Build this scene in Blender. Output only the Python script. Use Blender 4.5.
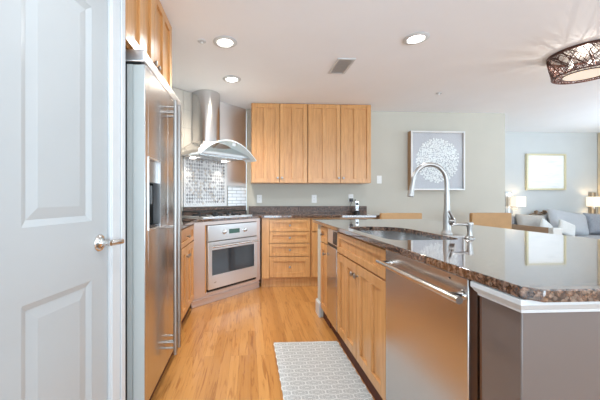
import bpy, bmesh, math, random
from mathutils import Vector, Matrix
random.seed(7)
for o in list(bpy.data.objects):
    bpy.data.objects.remove(o)
S = bpy.context.scene
COL = S.collection
PI = math.pi

# ---------------------------------------------------------------- camera, world, lights, exposure
cam_d = bpy.data.cameras.new('camera')
cam = bpy.data.objects.new('camera', cam_d)
COL.objects.link(cam)
cam.location = (0, 0, 1.13)
cam.rotation_euler = (PI / 2, 0, -math.radians(3))
cam_d.sensor_width = 36
cam_d.lens = 36 * 305 / 600
cam_d.shift_x = 0.06
cam_d.shift_y = -0.0025
cam_d.clip_start = 0.02
S.camera = cam

S.view_settings.view_transform = 'Standard'
S.view_settings.look = 'None'
S.view_settings.gamma = 1
S.view_settings.use_curve_mapping = False
S.view_settings.exposure = 0.62

world = bpy.data.worlds.new('daylight')
S.world = world
world.use_nodes = True
bg = world.node_tree.nodes['Background']
bg.inputs['Color'].default_value = (0.73, 0.88, 1.0, 1)
bg.inputs['Strength'].default_value = 0.85


def area(name, loc, rot, sx, sy, power, color=(1, 1, 1)):
    d = bpy.data.lights.new(name, 'AREA')
    d.shape = 'RECTANGLE'
    d.size, d.size_y = sx, sy
    d.energy = power
    d.color = color
    o = bpy.data.objects.new(name, d)
    o.location = loc
    o.rotation_euler = rot
    COL.objects.link(o)
    return o


# unseen right window daylight and added rear fill, tilted up to brighten the ceiling
area('window_fill_right', (6.75, 1.8, 1.3), (0, PI / 2 + math.radians(60), 0), 2.0, 5.0, 85, (0.70, 0.86, 1.0))
area('ceiling_fill_rear', (2.0, -3.6, 1.15), (PI / 2 + math.radians(60), 0, 0), 8.0, 3.4, 300, (0.70, 0.86, 1.0))
CAN_POWER = 56
PENDANT_POWER = 5
SCONCE_POWER = 0.9
HOOD_POWER = 2.5

# ---------------------------------------------------------------- materials


def new_mat(name):
    m = bpy.data.materials.new(name)
    m.use_nodes = True
    nt = m.node_tree
    b = nt.nodes['Principled BSDF']
    return m, nt, b


def N(nt, t, **kw):
    n = nt.nodes.new(t)
    for k, v in kw.items():
        setattr(n, k, v)
    return n


def coords(nt, scale=(1, 1, 1), rot=(0, 0, 0)):
    tc = N(nt, 'ShaderNodeTexCoord')
    mp = N(nt, 'ShaderNodeMapping')
    mp.inputs['Scale'].default_value = scale
    mp.inputs['Rotation'].default_value = rot
    nt.links.new(tc.outputs['Object'], mp.inputs['Vector'])
    return mp.outputs['Vector']


def noise(nt, vec, scale, detail=4, rough=0.55, dist=0.0):
    n = N(nt, 'ShaderNodeTexNoise')
    n.inputs['Scale'].default_value = scale
    n.inputs['Detail'].default_value = detail
    n.inputs['Roughness'].default_value = rough
    n.inputs['Distortion'].default_value = dist
    nt.links.new(vec, n.inputs['Vector'])
    return n.outputs['Fac']


def ramp(nt, fac, stops):
    r = N(nt, 'ShaderNodeValToRGB')
    e = r.color_ramp.elements
    while len(e) < len(stops):
        e.new(0.5)
    for i, (p, c) in enumerate(stops):
        e[i].position = p
        e[i].color = (*c, 1)
    nt.links.new(fac, r.inputs['Fac'])
    return r.outputs['Color']


def bump(nt, b, fac, strength, dist=0.001):
    bp = N(nt, 'ShaderNodeBump')
    bp.inputs['Strength'].default_value = strength
    bp.inputs['Distance'].default_value = dist
    nt.links.new(fac, bp.inputs['Height'])
    nt.links.new(bp.outputs['Normal'], b.inputs['Normal'])


def plain(name, color, rough=0.5, metal=0.0, var=0.04, nscale=20, spec=0.5, coat=0.0, bmp=0.0):
    m, nt, b = new_mat(name)
    v = coords(nt)
    f = noise(nt, v, nscale, 3)
    lo = tuple(max(0, c * (1 - var)) for c in color)
    hi = tuple(min(1, c * (1 + var)) for c in color)
    nt.links.new(ramp(nt, f, [(0.3, lo), (0.7, hi)]), b.inputs['Base Color'])
    b.inputs['Roughness'].default_value = rough
    b.inputs['Metallic'].default_value = metal
    b.inputs['Specular IOR Level'].default_value = spec
    b.inputs['Coat Weight'].default_value = coat
    if bmp:
        bump(nt, b, noise(nt, v, nscale * 6, 3), bmp)
    return m


def wood(name, dark, light, grain=(26, 26, 1.6), rough=0.32, coat=0.25):
    m, nt, b = new_mat(name)
    v = coords(nt, grain)
    f = noise(nt, v, 1.6, 6, 0.6, 0.8)
    v2 = coords(nt, tuple(g * 4 for g in grain))
    f2 = noise(nt, v2, 2.0, 3)
    mx = N(nt, 'ShaderNodeMath', operation='MULTIPLY_ADD')
    nt.links.new(f2, mx.inputs[0])
    mx.inputs[1].default_value = 0.3
    ad = N(nt, 'ShaderNodeMath', operation='MULTIPLY')
    nt.links.new(f, ad.inputs[0])
    ad.inputs[1].default_value = 0.7
    nt.links.new(ad.outputs[0], mx.inputs[2])
    nt.links.new(ramp(nt, mx.outputs[0], [(0.3, dark), (0.7, light)]), b.inputs['Base Color'])
    b.inputs['Roughness'].default_value = rough
    b.inputs['Coat Weight'].default_value = coat
    b.inputs['Coat Roughness'].default_value = 0.15
    return m


def steel(name, color=(0.62, 0.61, 0.6), rough=0.2, brush=(2, 2, 160), bmp=0.06):
    m, nt, b = new_mat(name)
    b.inputs['Base Color'].default_value = (*color, 1)
    b.inputs['Metallic'].default_value = 1
    v = coords(nt, brush)
    f = noise(nt, v, 2.0, 3)
    r = N(nt, 'ShaderNodeMapRange')
    nt.links.new(f, r.inputs['Value'])
    r.inputs['To Min'].default_value = rough * 0.94
    r.inputs['To Max'].default_value = rough * 1.06
    nt.links.new(r.outputs['Result'], b.inputs['Roughness'])
    if bmp:
        bump(nt, b, f, bmp, 0.0004)
    return m


def granite(name, polished=True):
    m, nt, b = new_mat(name)
    v = coords(nt)
    n1 = noise(nt, v, 62, 5, 0.7)
    c1 = ramp(nt, n1, [(0.42, (0.008, 0.006, 0.006)), (0.49, (0.05, 0.022, 0.015)), (0.56, (0.27, 0.13, 0.075)), (0.68, (0.52, 0.34, 0.23))])
    vo = N(nt, 'ShaderNodeTexVoronoi')
    vo.inputs['Scale'].default_value = 130
    nt.links.new(v, vo.inputs['Vector'])
    c2 = ramp(nt, vo.outputs['Color'], [(0.35, (0.010, 0.009, 0.010)), (0.5, (0.09, 0.055, 0.045)), (0.95, (0.36, 0.27, 0.21))])
    n3 = noise(nt, v, 30, 3)
    mx = N(nt, 'ShaderNodeMix', data_type='RGBA')
    nt.links.new(n3, mx.inputs[0])
    nt.links.new(c1, mx.inputs[6])
    nt.links.new(c2, mx.inputs[7])
    nt.links.new(mx.outputs[2], b.inputs['Base Color'])
    b.inputs['Roughness'].default_value = 0.06
    b.inputs['Specular IOR Level'].default_value = 0.85
    b.inputs['Coat Weight'].default_value = 1.0
    b.inputs['Coat Roughness'].default_value = 0.03
    b.inputs['Coat IOR'].default_value = 1.65
    if not polished:
        b.inputs['Roughness'].default_value = 0.35
        b.inputs['Specular IOR Level'].default_value = 0.4
        b.inputs['Coat Weight'].default_value = 0.0
        return m
    vb = coords(nt, (4, 22, 1))
    bump(nt, b, noise(nt, vb, 2.0, 3), 0.10, 0.002)
    return m


def plank_floor(name):
    m, nt, b = new_mat(name)
    v = coords(nt, (1, 1, 1), (0, 0, PI / 2))
    br = N(nt, 'ShaderNodeTexBrick')
    br.inputs['Scale'].default_value = 1
    br.inputs['Brick Width'].default_value = 1.1
    br.inputs['Row Height'].default_value = 0.062
    br.inputs['Mortar Size'].default_value = 0.0006
    br.inputs['Mortar Smooth'].default_value = 0.3
    br.inputs['Color1'].default_value = (0, 0, 0, 1)
    br.inputs['Color2'].default_value = (1, 1, 1, 1)
    br.inputs['Mortar'].default_value = (0.2, 0.2, 0.2, 1)
    br.offset = 0.37
    br.offset_frequency = 3
    nt.links.new(v, br.inputs['Vector'])
    base = ramp(nt, br.outputs['Color'], [(0.0, (0.47, 0.205, 0.053)), (0.5, (0.535, 0.245, 0.068)), (1.0, (0.60, 0.29, 0.088))])
    # grain drawn out along the boards, shifted from board to board
    tc = N(nt, 'ShaderNodeTexCoord')
    mp = N(nt, 'ShaderNodeMapping')
    mp.inputs['Scale'].default_value = (42, 3.2, 1)
    nt.links.new(tc.outputs['Object'], mp.inputs['Vector'])
    ad = N(nt, 'ShaderNodeVectorMath', operation='MULTIPLY_ADD')
    nt.links.new(br.outputs['Color'], ad.inputs[0])
    ad.inputs[1].default_value = (9, 9, 9)
    nt.links.new(mp.outputs['Vector'], ad.inputs[2])
    g = noise(nt, ad.outputs[0], 0.9, 5, 0.6, 1.4)
    gr = ramp(nt, g, [(0.34, (0.66, 0.54, 0.42)), (0.47, (0.95, 0.92, 0.88)), (0.7, (1, 1, 1))])
    mx = N(nt, 'ShaderNodeMix', data_type='RGBA', blend_type='MULTIPLY')
    mx.inputs[0].default_value = 1.0
    nt.links.new(base, mx.inputs[6])
    nt.links.new(gr, mx.inputs[7])
    mo = N(nt, 'ShaderNodeMix', data_type='RGBA')
    nt.links.new(br.outputs['Fac'], mo.inputs[0])
    nt.links.new(mx.outputs[2], mo.inputs[6])
    mo.inputs[7].default_value = (0.30, 0.13, 0.045, 1)
    nt.links.new(mo.outputs[2], b.inputs['Base Color'])
    b.inputs['Roughness'].default_value = 0.28
    b.inputs['Coat Weight'].default_value = 0.3
    b.inputs['Coat Roughness'].default_value = 0.12
    return m


def brick_tile(name, c1, c2, mortar, w, h, ms, rough, xz=True, off=0.5, coat=0.0):
    m, nt, b = new_mat(name)
    v = coords(nt, (1, 1, 1), (-PI / 2, 0, 0) if xz else (0, 0, 0))
    br = N(nt, 'ShaderNodeTexBrick')
    br.inputs['Scale'].default_value = 1
    br.inputs['Brick Width'].default_value = w
    br.inputs['Row Height'].default_value = h
    br.inputs['Mortar Size'].default_value = ms
    br.inputs['Mortar Smooth'].default_value = 0.2
    br.inputs['Color1'].default_value = (*c1, 1)
    br.inputs['Color2'].default_value = (*c2, 1)
    br.inputs['Mortar'].default_value = (*mortar, 1)
    br.offset = off
    nt.links.new(v, br.inputs['Vector'])
    nt.links.new(br.outputs['Color'], b.inputs['Base Color'])
    b.inputs['Roughness'].default_value = rough
    b.inputs['Coat Weight'].default_value = coat
    iv = N(nt, 'ShaderNodeMath', operation='SUBTRACT')
    iv.inputs[0].default_value = 1
    nt.links.new(br.outputs['Fac'], iv.inputs[1])
    bump(nt, b, iv.outputs[0], 0.5, 0.002)
    return m


def emit(name, color, strength, body=1.0):
    m, nt, b = new_mat(name)
    b.inputs['Base Color'].default_value = (*(c * body for c in color), 1)
    b.inputs['Emission Color'].default_value = (*color, 1)
    b.inputs['Emission Strength'].default_value = strength
    v = coords(nt)
    f = noise(nt, v, 30, 2)
    nt.links.new(ramp(nt, f, [(0.3, tuple(c * 0.96 for c in color)), (0.7, color)]), b.inputs['Emission Color'])
    return m


def glass(name, tint=(0.99, 1.0, 1.0), mixw=0.12, rough=0.03, white=0.0):
    # clear pane: mostly see-through, a Fresnel share of reflection, a trace of body colour
    m = bpy.data.materials.new(name)
    m.use_nodes = True
    nt = m.node_tree
    nt.nodes.clear()
    out = N(nt, 'ShaderNodeOutputMaterial')
    tr = N(nt, 'ShaderNodeBsdfTransparent')
    tr.inputs['Color'].default_value = (*tint, 1)
    gl = N(nt, 'ShaderNodeBsdfGlossy')
    gl.inputs['Roughness'].default_value = rough
    lw = N(nt, 'ShaderNodeLayerWeight')
    pw_ = N(nt, 'ShaderNodeMath', operation='POWER')
    nt.links.new(lw.outputs['Facing'], pw_.inputs[0])
    pw_.inputs[1].default_value = 4
    fr = N(nt, 'ShaderNodeMath', operation='MULTIPLY_ADD')
    nt.links.new(pw_.outputs[0], fr.inputs[0])
    fr.inputs[1].default_value = 0.7
    fr.inputs[2].default_value = 0.04
    mx = N(nt, 'ShaderNodeMixShader')
    nt.links.new(fr.outputs[0], mx.inputs[0])
    nt.links.new(tr.outputs[0], mx.inputs[1])
    nt.links.new(gl.outputs[0], mx.inputs[2])
    last = mx.outputs[0]
    if white:
        df = N(nt, 'ShaderNodeBsdfDiffuse')
        df.inputs['Color'].default_value = (0.86, 0.93, 0.97, 1)
        m2 = N(nt, 'ShaderNodeMixShader')
        m2.inputs[0].default_value = white
        nt.links.new(last, m2.inputs[1])
        nt.links.new(df.outputs[0], m2.inputs[2])
        last = m2.outputs[0]
    nt.links.new(last, out.inputs['Surface'])
    return m


M = dict(
    ceiling=plain('ceiling_paint', (0.91, 0.935, 0.97), 0.9, var=0.01, nscale=3),
    wall=plain('cream_wall_paint', (0.565, 0.545, 0.475), 0.85, var=0.015, nscale=4),
    wall_cool=plain('pale_blue_grey_wall_paint', (0.60, 0.615, 0.61), 0.85, var=0.015, nscale=4),
    wall_white=plain('white_wall_paint', (0.52, 0.55, 0.57), 0.7, var=0.01, nscale=4),
    wall_beige=plain('beige_wall_paint', (0.72, 0.60, 0.42), 0.8, var=0.02, nscale=4),
    taupe=plain('shade_darkened_wall_paint', (0.15, 0.118, 0.105), 0.3, coat=0.3, var=0.02, nscale=5),  # light wall paint darkened to stand for shade on the near face
    trim=plain('white_trim_paint', (0.62, 0.64, 0.65), 0.35, var=0.01),
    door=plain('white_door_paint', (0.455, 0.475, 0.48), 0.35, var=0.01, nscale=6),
    floor=plank_floor('oak_strip_floor'),
    wood=wood('honey_maple', (0.49, 0.22, 0.068), (0.75, 0.41, 0.165)),
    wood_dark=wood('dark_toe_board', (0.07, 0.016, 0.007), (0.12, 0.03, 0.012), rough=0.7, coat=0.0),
    filler=wood('dark_brown_filler', (0.13, 0.045, 0.015), (0.20, 0.075, 0.03)),
    granite=granite('speckled_granite'),
    granite_upstand=granite('speckled_granite_upstand', False),
    steel=steel('brushed_steel'),
    steel_v=steel('brushed_steel_upright', (0.62, 0.61, 0.605), 0.26, (160, 160, 2), 0.015),
    steel_soft=steel('satin_steel', (0.80, 0.81, 0.82), 0.3),
    fridge_grey=plain('pale_grey_enamel', (0.47, 0.50, 0.49), 0.35, var=0.01),
    chrome=steel('polished_nickel', (0.72, 0.71, 0.69), 0.16, (3, 3, 3), 0),
    panel_metal=steel('satin_wall_metal', (0.76, 0.73, 0.71), 0.5, (60, 2, 2), 0.02),
    steel_sink=steel('sink_steel', (0.60, 0.59, 0.58), 0.2, (3, 3, 3), 0),
    nickel=steel('brushed_nickel', (0.40, 0.38, 0.36), 0.36, (3, 3, 3), 0),
    pink_metal=steel('rosy_satin_metal', (0.78, 0.68, 0.64), 0.42, (2, 2, 60), 0.03),
    black=plain('black_plastic', (0.012, 0.012, 0.013), 0.3),
    matte_black=plain('matte_black', (0.006, 0.006, 0.006), 0.8, spec=0.1),
    iron=plain('cast_iron', (0.02, 0.02, 0.021), 0.5, bmp=0.1),
    dark_glass=plain('dark_oven_glass', (0.035, 0.045, 0.055), 0.06, spec=0.8),
    white_plastic=plain('white_plastic', (0.86, 0.86, 0.84), 0.35, var=0.01),
    tan=plain('tan_leather', (0.46, 0.265, 0.11), 0.5, var=0.06, nscale=12, bmp=0.15),
    sofa=plain('pale_grey_fabric', (0.47, 0.47, 0.49), 0.95, var=0.05, nscale=60, bmp=0.3),
    pillow=plain('dove_grey_pillow_fabric', (0.53, 0.54, 0.56), 0.95, var=0.06, nscale=60, bmp=0.3),
    pillow_tan=plain('greige_pillow_fabric', (0.50, 0.46, 0.42), 0.95, var=0.08, nscale=50, bmp=0.3),
    pillow_white=plain('ivory_pillow_fabric', (0.78, 0.77, 0.74), 0.95, var=0.05, nscale=50, bmp=0.3),
    pillow_char=plain('deep_grey_pillow_fabric', (0.34, 0.35, 0.38), 0.95, var=0.15, nscale=50, bmp=0.3),
    sofa_brown=wood('brown_sofa_panel', (0.42, 0.27, 0.17), (0.52, 0.35, 0.23), (3, 3, 30), 0.5, 0.0),
    rug_grey=plain('grey_rug_weave', (0.44, 0.44, 0.43), 0.95, var=0.12, nscale=220, bmp=0.4),
    rug_white=plain('white_rug_weave', (0.72, 0.72, 0.70), 0.95, var=0.06, nscale=220, bmp=0.4),
    frame_silver=plain('champagne_silver_frame', (0.76, 0.75, 0.73), 0.35, 0.2, var=0.02),
    frame_wood=wood('brown_frame_side', (0.36, 0.21, 0.10), (0.46, 0.28, 0.14), (3, 30, 3)),
    frame_gold=plain('pale_gold_frame', (0.70, 0.64, 0.44), 0.35, 0.3, var=0.03),
    mat_grey=plain('lavender_grey_mat', (0.60, 0.59, 0.62), 0.9, var=0.01),
    paper=plain('white_paper', (0.96, 0.96, 0.95), 0.9, var=0.01),
    tile=brick_tile('large_beige_tile', (0.62, 0.57, 0.50), (0.66, 0.61, 0.54), (0.50, 0.46, 0.40), 0.45, 0.22, 0.002, 0.2, coat=0.3),
    subway=brick_tile('white_subway_tile', (0.84, 0.85, 0.86), (0.88, 0.89, 0.90), (0.36, 0.36, 0.36), 0.17, 0.046, 0.004, 0.12, coat=0.5),
    grout=plain('pale_grout', (0.84, 0.83, 0.81), 0.8),
    t_white=plain('white_glazed_tile', (0.82, 0.82, 0.82), 0.15),
    t_grey=plain('grey_glazed_tile', (0.48, 0.48, 0.49), 0.15),
    t_dark=plain('dark_grey_tile', (0.26, 0.26, 0.27), 0.2),
    t_tan=plain('beige_stone_tile', (0.62, 0.56, 0.50), 0.3),
    bronze=plain('brown_bronze_wire', (0.10, 0.045, 0.035), 0.35, 0.6, var=0.1),
    drum_plate=plain('dark_satin_plate', (0.10, 0.09, 0.085), 0.5),
    crystal=emit('lit_crystal_diffuser', (1.0, 0.93, 0.80), 0.22),
    bulb=emit('lit_bulb', (1.0, 0.95, 0.88), 0.8, 0.2),
    lens=emit('lit_lamp_lens', (1.0, 0.95, 0.88), 6.0),
    shade=emit('lit_cream_lampshade', (1.0, 0.90, 0.74), 0.42),
    display=emit('oven_display', (0.05, 0.12, 0.10), 0.15),
    glass=glass('clear_glass'),
    canopy=glass('bluish_canopy_glass', (0.88, 0.95, 0.98), rough=0.04, white=0.6),
    seascape=None,
    vent_grey=plain('vent_backing_grey', (0.62, 0.62, 0.62), 0.7),  # even light grey of the board behind the louvres
    dried=plain('dried_flower_brown', (0.30, 0.20, 0.13), 0.9, var=0.3, nscale=60),
)


def seascape_mat():
    m, nt, b = new_mat('pale_seascape_print')
    v = coords(nt, (1.2, 1, 16))
    f = noise(nt, v, 2.2, 4, 0.6)
    nt.links.new(ramp(nt, f, [(0.34, (0.80, 0.82, 0.83)), (0.44, (0.91, 0.92, 0.92)), (0.7, (0.95, 0.95, 0.95))]), b.inputs['Base Color'])
    b.inputs['Roughness'].default_value = 0.5
    return m


M['seascape'] = seascape_mat()

# ---------------------------------------------------------------- mesh helpers


class MB:
    def __init__(self):
        self.bm = bmesh.new()

    def face(self, vs, mi=0):
        try:
            f = self.bm.faces.new(vs)
            f.material_index = mi
            return f
        except ValueError:
            return None

    def box(self, x0, x1, y0, y1, z0, z1, mi=0):
        v = [self.bm.verts.new(p) for p in ((x0, y0, z0), (x1, y0, z0), (x1, y1, z0), (x0, y1, z0),
                                            (x0, y0, z1), (x1, y0, z1), (x1, y1, z1), (x0, y1, z1))]
        for q in ((3, 2, 1, 0), (4, 5, 6, 7), (0, 1, 5, 4), (1, 2, 6, 5), (2, 3, 7, 6), (3, 0, 4, 7)):
            self.face([v[i] for i in q], mi)
        return self

    def prism(self, pts, a, b, axis='z', mi=0):
        # polygon pts (2d) extruded between a and b along axis ('z': pts=xy, 'y': pts=xz, 'x': pts=yz)
        def P(p, h):
            return {'z': (p[0], p[1], h), 'y': (p[0], h, p[1]), 'x': (h, p[0], p[1])}[axis]
        lo = [self.bm.verts.new(P(p, a)) for p in pts]
        hi = [self.bm.verts.new(P(p, b)) for p in pts]
        self.face(lo[::-1], mi)
        self.face(hi, mi)
        n = len(pts)
        for i in range(n):
            j = (i + 1) % n
            self.face([lo[i], lo[j], hi[j], hi[i]], mi)
        return self

    def tube(self, path, r, n=10, closed=False, mi=0):
        path = [Vector(p) for p in path]
        k = len(path)
        rs = r if isinstance(r, (list, tuple)) else [r] * k
        rings = []
        up = None
        for i, p in enumerate(path):
            if closed:
                t = path[(i + 1) % k] - path[i - 1]
            else:
                t = path[min(i + 1, k - 1)] - path[max(i - 1, 0)]
            t.normalize()
            if up is None:
                up = Vector((0, 0, 1)) if abs(t.z) < 0.9 else Vector((1, 0, 0))
            s = t.cross(up)
            if s.length < 1e-5:
                s = t.cross(Vector((0, 1, 0.3)))
            s.normalize()
            up = s.cross(t).normalized()
            rings.append([self.bm.verts.new(p + (s * math.cos(2 * PI * a / n) + up * math.sin(2 * PI * a / n)) * rs[i]) for a in range(n)])
        rng = k if closed else k - 1
        for i in range(rng):
            A, B = rings[i], rings[(i + 1) % k]
            for a in range(n):
                c = (a + 1) % n
                self.face([A[a], A[c], B[c], B[a]], mi)
        if not closed:
            self.face(rings[0][::-1], mi)
            self.face(rings[-1], mi)
        return self

    def lathe(self, prof, c=(0, 0, 0), axis='z', n=24, mi=0, a0=0, a1=2 * PI):
        # prof = [(r, h)], turned about axis through c; '-y' turns about y with h growing towards -y
        full = abs(a1 - a0 - 2 * PI) < 1e-6
        m = n if full else n + 1

        def P(r, h, a):
            x, y = r * math.cos(a), r * math.sin(a)
            return {'z': (c[0] + x, c[1] + y, c[2] + h), '-y': (c[0] + x, c[1] - h, c[2] + y), 'x': (c[0] + h, c[1] + x, c[2] + y)}[axis]
        rings = []
        for r, h in prof:
            if r < 1e-6:
                rings.append([self.bm.verts.new(P(0, h, 0))])
            else:
                rings.append([self.bm.verts.new(P(r, h, a0 + (a1 - a0) * i / n)) for i in range(m)])
        for A, B in zip(rings, rings[1:]):
            for i in range(n):
                j = (i + 1) % m
                if len(A) == 1 and len(B) == 1:
                    continue
                if len(A) == 1:
                    self.face([A[0], B[j], B[i]], mi)
                elif len(B) == 1:
                    self.face([A[i], A[j], B[0]], mi)
                else:
                    self.face([A[i], A[j], B[j], B[i]], mi)
        return self

    def slab_hole(self, outer, inner, z0, z1):
        def loop(pts, z):
            vs = [self.bm.verts.new((p[0], p[1], z)) for p in pts]
            return vs
        for z in (z0, z1):
            es = []
            for pts in (outer, inner):
                vs = loop(pts, z)
                for i in range(len(vs)):
                    es.append(self.bm.edges.new((vs[i], vs[(i + 1) % len(vs)])))
            bmesh.ops.triangle_fill(self.bm, edges=es, use_beauty=True, use_dissolve=False)
        for pts in (outer, inner):
            n = len(pts)
            lo, hi = loop(pts, z0), loop(pts, z1)
            for i in range(n):
                j = (i + 1) % n
                self.face([lo[i], lo[j], hi[j], hi[i]])
        bmesh.ops.remove_doubles(self.bm, verts=self.bm.verts[:], dist=1e-5)
        return self

    def cushion(self, w, d, t, n=14, pinch=0.06):
        # soft pillow lying in x-z, thickness along y, base at z=0 centre x=0
        grid = {}
        for side in (1, -1):
            for i in range(n + 1):
                for j in range(n + 1):
                    u, v = 2 * i / n - 1, 2 * j / n - 1
                    edge = abs(u) > 0.999 or abs(v) > 0.999
                    if side == -1 and edge:
                        continue
                    th = 0 if edge else t / 2 * ((1 - u ** 4) * (1 - v ** 4)) ** 0.55
                    k = 1 - pinch * (1 - abs(v) ** 2) * abs(u) ** 3
                    k2 = 1 - pinch * (1 - abs(u) ** 2) * abs(v) ** 3
                    grid[(side, i, j)] = self.bm.verts.new((u * w / 2 * k, -side * th, d / 2 + v * d / 2 * k2))

        def g(s, i, j):
            return grid.get((s, i, j)) or grid[(1, i, j)]
        for s in (1, -1):
            for i in range(n):
                for j in range(n):
                    q = [g(s, i, j), g(s, i + 1, j), g(s, i + 1, j + 1), g(s, i, j + 1)]
                    self.face(q if s == 1 else q[::-1])
        return self

    def build(self, name, mats, parent=None, smooth=True, bevel=0.0, shift=None, mat4=None):
        bm = self.bm
        if mat4 is not None:
            bmesh.ops.transform(bm, matrix=mat4, verts=bm.verts[:])
        if shift is not None:
            bmesh.ops.translate(bm, vec=Vector(shift), verts=bm.verts[:])
        bmesh.ops.recalc_face_normals(bm, faces=bm.faces[:])
        if smooth:
            for f in bm.faces:
                f.smooth = True
            for e in bm.edges:
                if len(e.link_faces) == 2 and e.calc_face_angle(0) > 0.7:
                    e.smooth = False
                elif len(e.link_faces) != 2:
                    e.smooth = False
        me = bpy.data.meshes.new(name)
        bm.to_mesh(me)
        bm.free()
        for m in (mats if isinstance(mats, (list, tuple)) else [mats]):
            me.materials.append(m)
        o = bpy.data.objects.new(name, me)
        COL.objects.link(o)
        if parent:
            o.parent = parent
        if bevel:
            bv = o.modifiers.new('bevel', 'BEVEL')
            bv.width = bevel
            bv.segments = 2
            bv.limit_method = 'ANGLE'
            bv.harden_normals = False
        return o


def thing(name, label, cat, loc=(0, 0, 0), rz=0.0, group=None):
    o = bpy.data.objects.new(name, None)
    o.empty_display_size = 0.05
    COL.objects.link(o)
    o.location = loc
    o.rotation_euler = (0, 0, rz)
    o['label'] = label
    o['category'] = cat
    if group:
        o['group'] = group
    return o


def tag(o, label, cat, group=None):
    o['label'] = label
    o['category'] = cat
    if group:
        o['group'] = group
    return o


def struct(o):
    o['kind'] = 'structure'
    return o


def copy_tree(o, parent=None):
    c = o.copy()
    COL.objects.link(c)
    if parent:
        c.parent = parent
    for ch in list(o.children):
        copy_tree(ch, c)
    return c


R90 = PI / 2
# ---------------------------------------------------------------- setting
CEIL = 2.43
struct(MB().box(-1.6, 6.92, -3.5, 5.8, -0.06, 0).build('floor', M['floor']))
struct(MB().box(-1.6, 7.0, -3.5, 5.8, CEIL, CEIL + 0.1).build('ceiling', M['ceiling']))
struct(MB().prism([(-0.02, 4.46), (3.92, 4.46), (3.92, 5.69), (3.80, 5.69), (3.80, 4.58), (-0.02, 4.58)], 0, CEIL - 0.001).build('wall_back', M['wall']))
struct(MB().box(3.93, 7.0, 5.7, 5.8, 0, CEIL - 0.001).build('wall_living', M['wall_cool']))
struct(MB().box(6.92, 7.0, 4.25, 5.69, 0, CEIL - 0.001).build('wall_right', M['wall_beige']))
struct(MB().prism([(-0.03, 4.462), (-1.215, 3.277), (-1.215, 3.42), (-0.03, 4.60)], 0, CEIL - 0.001).build('wall_corner', M['wall']))
struct(MB().box(-1.30, -1.222, 1.53, 3.40, 0, CEIL - 0.001).build('wall_left', M['wall']))

# pantry wall with its door, turned a little towards the aisle
PW_LOC = (-0.607, 1.36, 0)
PW_RZ = R90 - math.radians(11.6)
pw = MB()
pw.box(-2.6, -0.56, 0, 0.10, 0, CEIL - 0.001)
pw.box(-0.56, 0.02, 0, 0.10, 2.06, CEIL - 0.001)
pw.box(0.02, 0.098, 0, 0.10, 0, CEIL - 0.001)
wp = struct(pw.build('wall_pantry', M['wall_white']))
wp.location = PW_LOC
wp.rotation_euler = (0, 0, PW_RZ)
struct(MB().box(-1.30, -0.69, 1.47, 1.525, 0, CEIL - 0.001).build('wall_alcove', M['wall_white']))
tr = MB()
for x0, x1, z0, z1 in ((0.006, 0.09, 0, 2.12), (-0.625, -0.54, 0, 2.12)):
    tr.box(x0, x1, -0.016, -0.0005, z0, z1)
    tr.box(x0 + (0.055 if x0 > -0.1 else 0.0), x0 + (0.084 if x0 > -0.1 else 0.03), -0.024, -0.016, z0, z1)
tr.box(-0.625, 0.09, -0.016, -0.0005, 2.046, 2.12)
tr.box(0.0005, 0.012, -0.010, 0.09, 0, 2.046)
t_1 = struct(tr.build('trim_1', M['trim'], bevel=0.003))
t_1.location = PW_LOC
t_1.rotation_euler = (0, 0, PW_RZ)

# door leaf: stiles and rails round two raised panels
dm = MB()
DX0, DX1 = -0.535, -0.003
PX0, PX1 = -0.402, -0.10
dm.box(DX0, PX0, 0.002, 0.04, 0.008, 2.04)
dm.box(PX1, DX1, 0.002, 0.04, 0.008, 2.04)
for z0, z1 in ((0.008, 0.20), (0.80, 1.04), (1.90, 2.04)):
    dm.box(PX0, PX1, 0.002, 0.04, z0, z1)
for z0, z1 in ((0.20, 0.80), (1.04, 1.90)):
    dm.box(PX0, PX1, 0.018, 0.034, z0, z1)
    # sloping moulding inside the opening, then the raised field
    a = [(PX0, z0), (PX1, z0), (PX1, z1), (PX0, z1)]
    b = [(PX0 + .022, z0 + .022), (PX1 - .022, z0 + .022), (PX1 - .022, z1 - .022), (PX0 + .022, z1 - .022)]
    c = [(PX0 + .060, z0 + .060), (PX1 - .060, z0 + .060), (PX1 - .060, z1 - .060), (PX0 + .060, z1 - .060)]
    va = [dm.bm.verts.new((p[0], 0.003, p[1])) for p in a]
    vb = [dm.bm.verts.new((p[0], 0.0115, p[1])) for p in b]
    vc = [dm.bm.verts.new((p[0], 0.005, p[1])) for p in c]
    for i in range(4):
        j = (i + 1) % 4
        dm.face([va[i], va[j], vb[j], vb[i]])
        dm.face([vb[i], vb[j], vc[j], vc[i]])
    dm.face(vc)
door = struct(dm.build('door_1', M['door'], smooth=False))
door.location = PW_LOC
door.rotation_euler = (0, 0, PW_RZ)
kb = MB()
kb.lathe([(0, 0), (0.036, 0), (0.036, 0.004), (0.030, 0.010), (0.016, 0.012), (0.011, 0.018), (0.011, 0.038)], (-0.052, 0.002, 0.945), '-y')
kb.tube([(-0.052, -0.042, 0.945), (-0.030, -0.048, 0.944), (0.0, -0.050, 0.943), (0.022, -0.049, 0.942)], [0.0125, 0.0125, 0.013, 0.0125], 14)
kb.lathe([(0.011, 0.036), (0.0135, 0.042), (0.012, 0.055), (0, 0.057)], (-0.052, 0.002, 0.945), '-y', 14)
hd = kb.build('door_handle', M['chrome'], door)
hd['label'] = 'polished nickel lever handle'

# ---------------------------------------------------------------- cabinets


def knob_mb(x, z, y=0.0):
    return MB().lathe([(0, 0), (0.007, 0), (0.006, 0.010), (0.008, 0.014), (0.0145, 0.019), (0.0155, 0.025), (0.011, 0.030), (0, 0.031)], (x, y, z), '-y', 14)


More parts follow.
